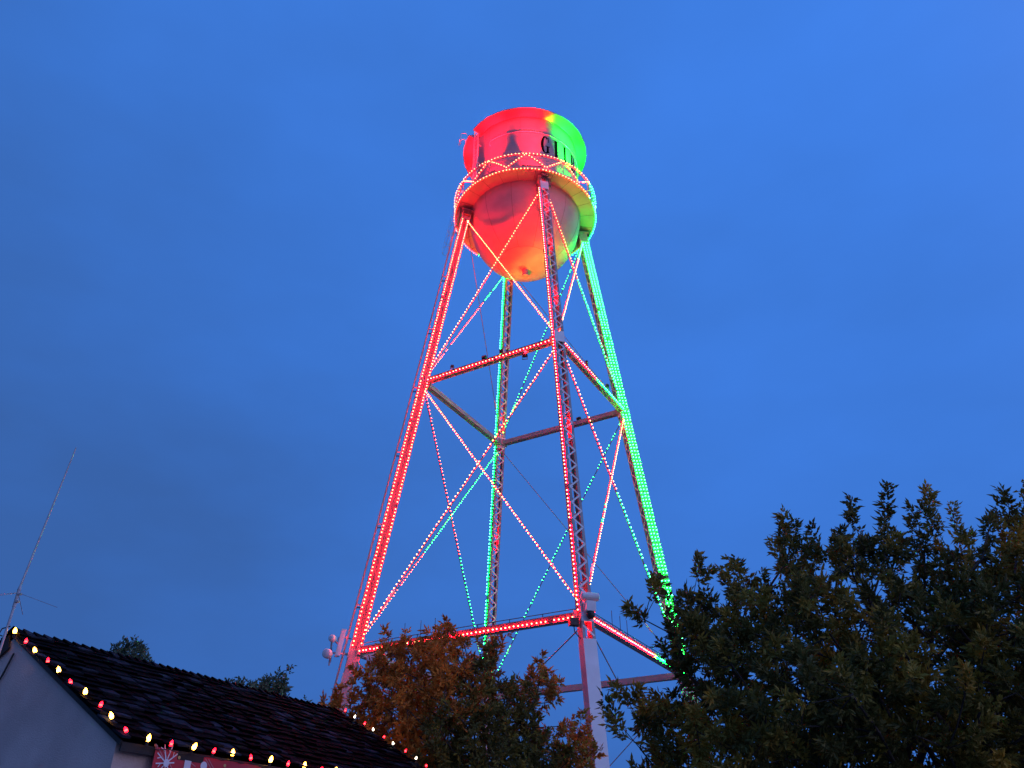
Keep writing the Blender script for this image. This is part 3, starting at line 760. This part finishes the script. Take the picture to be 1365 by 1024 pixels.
roof_o = rf.build('roof', M['tile'], house)
rc = MB(); nst = 44
for i in range(nst):                                         # lapped ridge caps
    d0 = -0.02 + i*(HLEN + 0.04)/nst; d1 = d0 + (HLEN + 0.04)/nst + 0.03
    z0, z1 = 0.075 + rr.uniform(-.006, .006), 0.035
    for sgn in (1, -1):
        wv = 0.15; dz = wv/HWID*HDROP
        vs = [hp(0, d0, z0 + .012), hp(0, d1, z1 + .012), hp(sgn*wv, d1, z1 - dz), hp(sgn*wv, d0, z0 - dz)]
        vs += [v - UP*0.022 for v in vs]
        fs = [(0, 1, 2, 3), (7, 6, 5, 4), (3, 2, 6, 7), (0, 3, 7, 4), (1, 5, 6, 2)]
        rc.add(vs, fs if sgn > 0 else [f[::-1] for f in fs])
rc.build('ridge_cap', M['tile'], roof_o)
fb = MB()
for d in (0.015, HLEN - 0.015):
    for sgn in (1, -1):
        fb.bar(hp(sgn*0.03, d, -0.055 if sgn > 0 or d > 1 else -0.15), hp(sgn*(HWID + 0.01), d, slope_z(HWID) - (0.055 if sgn > 0 or d > 1 else 0.15)), 0.025, 0.06 if sgn > 0 or d > 1 else 0.25, HD.cross(hp(sgn*HWID, 0, -HDROP) - hp(0, 0, 0)))
fb.pieces('rake_board', M['wood'], roof_o)
fe = MB()
for sgn in (1, -1): fe.bar(hp(sgn*(HWID - 0.015), 0.04, -HDROP - 0.09), hp(sgn*(HWID - 0.015), HLEN - 0.04, -HDROP - 0.09), 0.03, 0.11)
for sgn in (1, -1):
    for i in range(12):
        d = 0.35 + i*0.63; fe.bar(hp(sgn*(wn - 0.02), d, slope_z(wn) - 0.10), hp(sgn*(HWID - .03), d, -HDROP - 0.07), 0.05, 0.06)
fe.pieces('eave_board', M['wood'], roof_o)

# C9 string lights along the roof edges
def c9_mesh(m_bulb, m_hot, k_=1.65):
    m = MB(); m.lathe((0, 0, 0), [(0.0, 0.0), (0.013, 0.0), (0.013, 0.03)], 8, mi=0)
    m.lathe((0, 0, 0.03), [(0.010, 0.0), (0.0165, 0.012)], 8, mi=1); m.lathe((0, 0, 0.03), [(0.0165, 0.012), (0.0165, 0.028)], 8, mi=2)
    m.lathe((0, 0, 0.03), [(0.0165, 0.028), (0.010, 0.046), (0.0, 0.058)], 8, mi=1)
    m.v = [(x*k_, y*k_, z*k_) for x, y, z in m.v]
    me = bpy.data.meshes.new('bulb'); me.from_pydata(m.v, [], m.f); me.materials.append(M['cable']); me.materials.append(m_bulb); me.materials.append(m_hot)
    me.polygons.foreach_set('material_index', m.m); me.update(); return me
C9 = {'w': c9_mesh(M['warm_bulb'], M['warm_hot']), 'r': c9_mesh(M['red_bulb'], M['red_hot'], 1.35), 'p': c9_mesh(M['white_bulb'], M['white_bulb'], 1.2), 's': c9_mesh(M['red_bulb'], M['red_hot'], 1.15)}
def c9_string(label, places, lean):
    base = places[0][0]; root = empty('light_string', base, label, 'string lights', 'bulb strings on the house roof')
    pts = []
    for i, (p, ck) in enumerate(places):
        pts.append(p)
        if i < len(places) - 1: pts.append(p.lerp(places[i+1][0], 0.5) - UP*0.03)
    c = MB(); c.tube(pts, 0.006, 4); c.build('cable', M['cable'], root)
    for p, ck in places:
        o = bpy.data.objects.new('bulb', C9[ck]); col.objects.link(o); o.parent = root
        d = (UP*0.9 + lean + Vector((rr.uniform(-.4, .4), rr.uniform(-.4, .4), 0))).normalized()
        o.matrix_basis = Matrix.Translation(p - base) @ d.to_track_quat('Z', 'Y').to_matrix().to_4x4()
    return root
def line_at(px, fn, lo, hi):
    """parameter of fn whose picture column is px"""
    for _ in range(50):
        m = (lo + hi)/2; v = fn(m) - CAM
        z = v.y*math.cos(PITCH) + v.z*math.sin(PITCH); u = 682.5 + FPX*v.x/z
        if u < px: lo = m
        else: hi = m
    return fn((lo + hi)/2)
rake = lambda n: hp(n, -0.045 + 0.045*n, slope_z(n) - 0.03 + 0.02*n)
eave = lambda d: hp(HWID + 0.045, d, -HDROP - 0.045)
farr = lambda n: hp(n, HLEN + 0.02, slope_z(n) + 0.06)
pl = [(rake(0.16 + i*(HWID - 0.18)/9), 'w' if i % 2 == 0 else 'r') for i in range(10)]
c9_string('warm and red bulbs climbing the gable edge of the tiled roof', pl, -HD*0.3)
c9_string('warm and red bulbs along the low eave above the red banner', [(eave(0.37 + i*0.366), 'w' if i % 2 == 0 else 'r') for i in range(18)], HN*0.3)
c9_string('pale and red bulbs on the far roof edge against the autumn tree', [(farr(0.16 + i*0.30), 'p' if i % 2 else 's') for i in range(11)], HD*0.2)

# banner hung from the eave
by = HWID + 0.012
ban = empty('banner', hp(by, 2.6, -HDROP - 1.2), 'red vinyl banner with white letters hung under the tiled eave', 'banner')
m = MB(); nb = 24; b0, b1 = 0.54, 3.4
def bp(d, z, off=0.0):
    return hp(by + 0.02*math.sin(d*4.1) + off, d, -HDROP - 0.035 - 0.03*math.sin((d - b0)/(b1 - b0)*math.pi) + z)
vs = []
for i in range(nb + 1):
    d = b0 + (b1 - b0)*i/nb; vs += [bp(d, 0), bp(d, -0.6), bp(d, -1.2)]
m.add(vs, [(i*3 + j, (i+1)*3 + j, (i+1)*3 + j + 1, i*3 + j + 1) for i in range(nb) for j in (0, 1)])
m.build('cloth', M['banner'], ban)
m = MB()
def strip(mb, p, q, wd, off=0.006, mi=0):
    (d0, z0), (d1, z1) = p, q; l = math.hypot(d1-d0, z1-z0); nx, nz = -(z1-z0)/l*wd/2, (d1-d0)/l*wd/2
    mb.add([bp(d0+nx, z0+nz, off), bp(d1+nx, z1+nz, off), bp(d1-nx, z1-nz, off), bp(d0-nx, z0-nz, off)], [(0, 1, 2, 3)], mi)
def disc(mb, c, r, off=0.007, mi=0):
    mb.add([bp(c[0] + r*math.cos(2*math.pi*i/14), c[1] + r*math.sin(2*math.pi*i/14), off) for i in range(14)], [tuple(range(14))], mi)
cx_, cz_ = b0 + 0.21, -0.17
for i, (an, ln) in enumerate(((75, .24), (110, .26), (40, .22), (150, .2), (190, .17), (10, .14), (230, .18), (270, .2), (310, .2))):
    strip(m, (cx_, cz_), (cx_ + ln*math.cos(R(an)), cz_ + ln*math.sin(R(an))), 0.016, 0.006 + 0.0007*i)
    if i < 5: strip(m, (cx_ + ln*.55*math.cos(R(an)), cz_ + ln*.55*math.sin(R(an))), (cx_ + ln*.85*math.cos(R(an + 18)), cz_ + ln*.85*math.sin(R(an + 18))), 0.01, 0.0125 + 0.0007*i)
disc(m, (cx_, cz_), 0.05, 0.017)
x = b0 + 0.58
strip(m, (x, -0.085), (x, -0.80), 0.11, 0.008); strip(m, (x, -0.80), (x + .17, -0.80), 0.10, 0.0093)
disc(m, (x + 0.27, -0.115), 0.055, 0.008); strip(m, (x + 0.27, -0.34), (x + 0.27, -0.85), 0.08, 0.008)
x2 = x + 0.68
strip(m, (x2, -0.10), (x2, -0.8), 0.10, 0.008)
m.build('printing', M['banner_print'], ban)
m = MB()
for i, (p, q) in enumerate((((b0 + .05, -.02), (b0 + .55, -.5)), ((b0 + .12, -.02), (b0 + .62, -.5)), ((b0 + .86, -.02), (b0 + 1.15, -.3)), ((b0 + .91, -.02), (b0 + 1.22, -.32)), ((b0 + .5, -.06), (b0 + .72, -.14)))):
    strip(m, p, q, 0.012, 0.004 + i*0.0003)
m.build('printed_rays', M['banner_pink'], ban)
m = MB()
for c in ((b0 + .42, -.07), (b0 + 1.2, -.07), (b0 + 2.3, -.2)): disc(m, c, 0.022, 0.0055)
m.build('printed_dots', M['banner_gold'], ban)
m = MB(); m.tube([hp(by, b0 + 0.02, -HDROP - 0.05), hp(by + .02, b0 + 0.0, -HDROP - 0.03), hp(HWID, b0, -HDROP - 0.01)], 0.018, 6); m.build('tie', M['banner_pink'], ban)
# cable from the gable peak
pk = hp(0.20, OV - 0.03, -0.36)
m = MB(); m.tube([pk, pk - HN*0.12 - UP*0.30, pk - HN*0.42 - UP*0.85, pk - HN*0.85 - UP*1.9, pk - HN*0.9 - UP*3.5], 0.016, 6)
tag(m.build('cable', M['cable'], base=pk), 'black cable hanging down the stucco gable wall from the roof peak', 'cable')
m = MB(); vp = hp(-0.05, 0, -0.42)
tag_o = None

# antenna mast at the gable
ya = 12.75
a_top, a_mid, a_low = at(101, 598, ya), at(27, 782, ya), at(-4, 880, ya)
ant = empty('antenna', a_low, 'thin whip antenna on a mast at the gable peak', 'antenna')
m = MB(); a_j = at(20, 805, ya)
m.tube([a_low - UP*0.6, a_j], 0.020, 8); m.tube([a_j - UP*0.05, a_mid - UP*.04], 0.026, 8); m.tube([a_mid - UP*.06, a_mid + UP*.04], [0.03, 0.014], 8)
for z in (0.05, 0.17): m.box(a_j + Vector((0.035, -0.02, z - 0.02)), (0.03, 0, 0), (0, 0.02, 0), (0, 0, 0.014))
m.build('mast', M['galv'], ant)
m = MB(); m.tube([a_mid, a_mid.lerp(a_top, .5), a_top], [0.016, 0.014, 0.010], 6); m.tube([a_top, a_top + UP*0.02], 0.008, 6); m.build('whip', M['galv'], ant)
m = MB()
for u, v in ((0.55, 0.1), (-0.5, -0.25), (-0.1, 0.5), (0.05, -0.55)): m.tube([a_mid - UP*.1, a_mid + Vector((u*1.15, v, -.30))], 0.0042, 5)
m.build('radial', M['galv'], ant)
m = MB(); hk = [at(14, 835, ya), at(3, 838, ya), at(-2, 846, ya), at(3, 848, ya)]; m.tube(hk, 0.01, 6); m.build('cable', M['cable'], ant)

# ------------------------------------------------------------------ trees
def in_poly(poly, P):
    x, y = P[:, 0], P[:, 1]; ins = np.zeros(len(P), bool); n = len(poly)
    for i in range(n):
        (x0, y0), (x1, y1) = poly[i], poly[(i+1) % n]
        c = ((y0 > y) != (y1 > y)) & (x < (x1 - x0)*(y - y0)/(y1 - y0 + 1e-9) + x0); ins ^= c
    return ins
def edge_dist(poly, P):
    d = np.full(len(P), 1e9); n = len(poly)
    for i in range(n):
        a_, b_ = np.array(poly[i], float), np.array(poly[(i+1) % n], float); ab = b_ - a_
        t = np.clip(((P - a_) @ ab)/(ab @ ab), 0, 1); d = np.minimum(d, np.linalg.norm(P - a_ - t[:, None]*ab, axis=1))
    return d
def sample_crown(poly, yc, half, soft, n, rg):
    poly = np.array(poly, float); lo, hi = poly.min(0), poly.max(0); out = []
    while len(out) < n:
        P = rg.uniform(lo, hi, (n*2, 2)); P = P[in_poly(poly, P)]; e = edge_dist(poly, P)
        th = np.sqrt(np.clip(e/soft, 0.03, 1))
        for (u, v), t in zip(P, th):
            if rg.random() > 0.35 + 0.65*t: continue
            s = rg.uniform(-1, 1); s = math.copysign(abs(s)**0.8, s)
            out.append(at(u, v, yc + half*t*s))
    return out[:n]
def grow_tree(name, label, cat, base, trunk_h, tips, leaf_mats, pick, leaf_len, leaf_w, n_leaf, leaflets, shoot, seed, r0=0.010, group=None, spurs=None, lean=0.35):
    rg = np.random.default_rng(seed); base = Vector(base)
    root = empty(name, base, label, cat, group)
    nodes = []; par = []; dist = []
    nt = max(3, int(trunk_h/0.4))
    ctr = sum(tips, Vector((0, 0, 0)))/len(tips)
    topp = Vector((base.x + (ctr.x - base.x)*.4, base.y + (ctr.y - base.y)*.4, trunk_h))
    for i in range(nt + 1):
        p = base.lerp(topp, i/nt) + Vector((0.05*math.sin(i*1.3), 0.05*math.cos(i*1.7), 0)); nodes.append(p); par.append(i - 1); dist.append(trunk_h*i/nt)
    order = sorted(range(len(tips)), key=lambda i: (tips[i] - topp).length*(0.75 + 0.5*rg.random()))
    arr = np.zeros((len(tips)*14 + 100, 3)); 
    for i, p in enumerate(nodes): arr[i] = p
    dd = np.zeros(len(arr)); dd[:len(nodes)] = dist
    tipn = []
    for i in order:
        t = tips[i]; k = len(nodes)
        d = np.linalg.norm(arr[:k] - np.array(t), axis=1) + lean*dd[:k]
        d[:max(1, nt - 1)] += 50; j = int(d.argmin()); p = nodes[j]; L_ = (t - p).length
        steps = max(1, min(12, int(L_/0.35))); side = Vector(rg.normal(0, 1, 3)); prev = j
        for s in range(1, steps + 1):
            f = s/steps; q = p.lerp(t, f) + side*0.05*L_*math.sin(f*math.pi) - UP*0.06*L_*math.sin(f*math.pi)
            if s == steps: q = t
            nodes.append(q); par.append(prev); arr[len(nodes)-1] = q; dd[len(nodes)-1] = dd[prev] + L_/steps; prev = len(nodes) - 1
        tipn.append(prev)
    cnt = [0]*len(nodes)
    for i in tipn: cnt[i] += 1
    for i in range(len(nodes) - 1, 0, -1): cnt[par[i]] += cnt[i]
    rad_ = [r0*max(1, c)**0.47 for c in cnt]
    for i in range(nt): rad_[i] = max(rad_[i], rad_[nt])*(1 + 0.5*(1 - i/nt)**3)
    w = MB()
    for i in range(1, len(nodes)):
        a_, b_ = nodes[par[i]], nodes[i]
        if (b_ - a_).length < 1e-4: continue
        n = 9 if rad_[i] > 0.06 else (5 if rad_[i] > 0.02 else 3)
        w.tube([a_, b_], [min(rad_[par[i]], rad_[i]*1.35), rad_[i]], n, cap=False)
    w.build('trunk', M['bark'], root, smooth=True)
    V = []; F = []; MI = []
    def leaf(p, d, l, wd, mi):
        d = d.normalized(); r_ = Vector(rg.normal(0, 1, 3)); s = d.cross(r_)
        if s.length < 1e-4: return
        s.normalize(); n = s.cross(d); o = len(V)
        V.extend([p, p + d*l*0.45 + s*wd + n*wd*0.35, p + d*l - n*l*0.12, p + d*l*0.45 - s*wd + n*wd*0.35])
        F.append((o, o+1, o+2)); F.append((o, o+2, o+3)); MI.extend((mi, mi))
    for i in tipn:
        t = nodes[i]; p = nodes[par[i]]; d = (t - p)
        if d.length < 1e-4: d = UP.copy()
        d.normalize(); d = (d + UP*0.35).normalized(); sl = shoot*rg.uniform(0.5, 1.25); endp = t + d*sl
        if spurs is not None: w2.append((t, endp))
        hue = rg.random()
        for k in range(n_leaf):
            f = (k + rg.random())/n_leaf; f = f**0.75
            o = t.lerp(endp, f) - d*0.12*rg.random()
            e = Vector(rg.normal(0, 1, 3)); e = (e - d*e.dot(d)).normalized()
            ld_ = (d*rg.uniform(0.1, 0.9)*(0.5 + f) + e*rg.uniform(0.5, 1.0) - UP*rg.uniform(-0.1, 0.35)).normalized()
            mi = pick(o, hue, rg)
            L1 = leaf_len*rg.uniform(0.5, 1.3)
            if leaflets == 1: leaf(o, ld_, L1, leaf_w*rg.uniform(.8, 1.2), mi)
            else:
                sdir = ld_.cross(Vector(rg.normal(0, 1, 3))).normalized()
                leaf(o + ld_*L1*0.45, ld_, L1*0.75, leaf_w, mi)
                for q in range((leaflets - 1)//2):
                    bp_ = o + ld_*L1*(0.18 + 0.30*q/max(1, (leaflets - 1)//2))
                    for sg in (-1, 1): leaf(bp_, ld_*0.75 + sdir*sg*0.75, L1*0.52, leaf_w*0.9, mi)
    me = bpy.data.meshes.new('crown'); bw = base
    me.from_pydata([(v.x - bw.x, v.y - bw.y, v.z - bw.z) for v in V], [], F)
    for m_ in leaf_mats: me.materials.append(m_)
    me.polygons.foreach_set('material_index', MI); me.update()
    o = bpy.data.objects.new('crown', me); col.objects.link(o); o.parent = root
    return root
LM = {
 'dk': leaf_mat('leaf_dark_green', (0.13, 0.115, 0.026)), 'md': leaf_mat('leaf_olive', (0.28, 0.205, 0.034)),
 'yl': leaf_mat('leaf_yellowing', (0.40, 0.23, 0.028)), 'or': leaf_mat('leaf_orange', (0.66, 0.235, 0.032)),
 'br': leaf_mat('leaf_russet', (0.48, 0.165, 0.026)), 'gr': leaf_mat('leaf_grey_green', (0.13, 0.17, 0.10)), 'bl': leaf_mat('leaf_deep_green', (0.06, 0.085, 0.045))}
# right tree, large and near
poly_r = [(868, 1024), (862, 985), (848, 940), (892, 905), (893, 870), (890, 820), (896, 797), (905, 782), (925, 752), (960, 778), (985, 748), (1012, 752), (1045, 705), (1070, 712), (1105, 712), (1138, 690),
          (1160, 705), (1180, 680), (1205, 700), (1235, 668), (1262, 712), (1300, 690), (1332, 672), (1375, 668), (1480, 690), (1570, 800), (1600, 960), (1560, 1120), (915, 1120)]
poly_r = [(u, v + (15 if v < 800 else 0)) for u, v in poly_r]
rg0 = np.random.default_rng(11)
tips = sample_crown(poly_r, 11.4, 2.4, 190, 1600, rg0)
for (u, v) in [(846, 798), (858, 806), (870, 766), (872, 780), (930, 744), (938, 750), (984, 738), (990, 752), (1050, 684), (1056, 700), (1137, 668), (1140, 682), (1180, 655), (1182, 672), (1238, 646), (1240, 660), (1240, 675), (1275, 682), (1332, 660), (1345, 664), (1363, 660), (1090, 706), (826, 946), (832, 960), (836, 915), (845, 908), (858, 985)]:
    tips.append(at(u, v + 20, 11.0 + rg0.uniform(-.9, .9)))
def pick_r(p, hue, rg):
    q = hue + 0.25*math.sin(p.x*1.9 + p.z*1.3) + 0.1*rg.random()
    return 2 if q > 1.05 else (1 if q > 0.55 else 0)
grow_tree('tree', 'large dark green tree filling the lower right corner', 'tree', (5.4, 11.8, 0), 2.3, tips, [LM['dk'], LM['md'], LM['yl']], pick_r, 0.138, 0.019, 25, 5, 0.34, 2, r0=0.0052)
# autumn tree in front of the tower
poly_m = [(438, 935), (446, 915), (462, 930), (478, 888), (500, 870), (508, 858), (525, 850), (545, 842), (570, 838), (590, 828), (606, 832), (622, 845), (650, 842), (662, 858), (656, 885), (668, 902),
          (690, 905), (700, 885), (722, 878), (738, 898), (733, 925), (712, 945), (730, 962), (752, 952), (768, 950), (782, 960), (794, 988), (786, 1030), (775, 1110), (480, 1110), (470, 1000), (446, 965)]
poly_m = [(u, v + (13 if v < 980 else 0)) for u, v in poly_m]
tips = sample_crown(poly_m, 21.3, 2.6, 110, 1150, rg0)
xl = [at(478, v, 21.3).x for v in (930,)][0]; tips = [p for p in tips if p.x > xl or rg0.random() < 0.45]
for (u, v) in [(597, 822), (598, 830), (516, 838), (662, 848), (716, 874), (722, 880), (775, 944), (437, 928), (440, 945), (735, 905)]: tips.append(at(u, v + 13, 21 + rg0.uniform(-1, 1)))
cxm = at(640, 950, 21.3).x
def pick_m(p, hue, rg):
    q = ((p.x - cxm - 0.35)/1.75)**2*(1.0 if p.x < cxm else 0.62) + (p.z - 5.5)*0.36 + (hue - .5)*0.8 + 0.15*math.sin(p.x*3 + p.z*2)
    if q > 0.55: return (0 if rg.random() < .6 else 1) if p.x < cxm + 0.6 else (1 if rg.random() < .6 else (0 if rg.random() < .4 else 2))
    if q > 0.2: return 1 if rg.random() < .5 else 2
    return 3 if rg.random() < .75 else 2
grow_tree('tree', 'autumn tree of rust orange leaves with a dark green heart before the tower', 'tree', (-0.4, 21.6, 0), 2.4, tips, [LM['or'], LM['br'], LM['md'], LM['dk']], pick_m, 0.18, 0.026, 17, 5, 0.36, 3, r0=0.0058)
# far trees whose tops show over the roof ridge
def far_tree(poly, y, base_x, label, seed, n, mats, ll):
    rgf = np.random.default_rng(seed); t_ = sample_crown(poly, y, 1.1, 20, n, rgf)
    grow_tree('tree', label, 'tree', (base_x, y, 0), t_[0].z*0.55, t_, mats, lambda p, h, rg: int(rg.random() < .4), ll, ll*.2, 9, 3, 0.35, seed, r0=0.012, group='distant trees behind the tiled roof')
x = at(172, 880, 45).x
far_tree([(150, 868), (158, 858), (172, 854), (186, 858), (190, 868), (198, 874), (204, 890), (200, 960), (140, 960), (140, 890)], 45, x, 'dense round distant tree over the upper left of the roof ridge', 21, 330, [LM['gr'], LM['bl']], 0.26)
x = at(345, 920, 47).x
far_tree([(304, 912), (315, 906), (326, 908), (340, 918), (345, 940), (350, 1000), (296, 1000)], 47, x, 'small distant tree low over the ridge, left of the taller one', 22, 130, [LM['gr'], LM['bl']], 0.30)
x = at(372, 920, 44).x
far_tree([(336, 916), (345, 906), (354, 912), (362, 902), (372, 897), (385, 897), (386, 908), (378, 912), (384, 928), (384, 1000), (345, 1000)], 44, x, 'ragged distant tree, tallest over the middle of the roof ridge', 23, 190, [LM['gr'], LM['bl']], 0.30)
x = at(404, 945, 46).x
far_tree([(398, 940), (404, 934), (410, 942), (412, 1000), (394, 1000)], 46, x, 'tiny distant treetop just showing over the right part of the ridge', 24, 30, [LM['gr'], LM['bl']], 0.28)
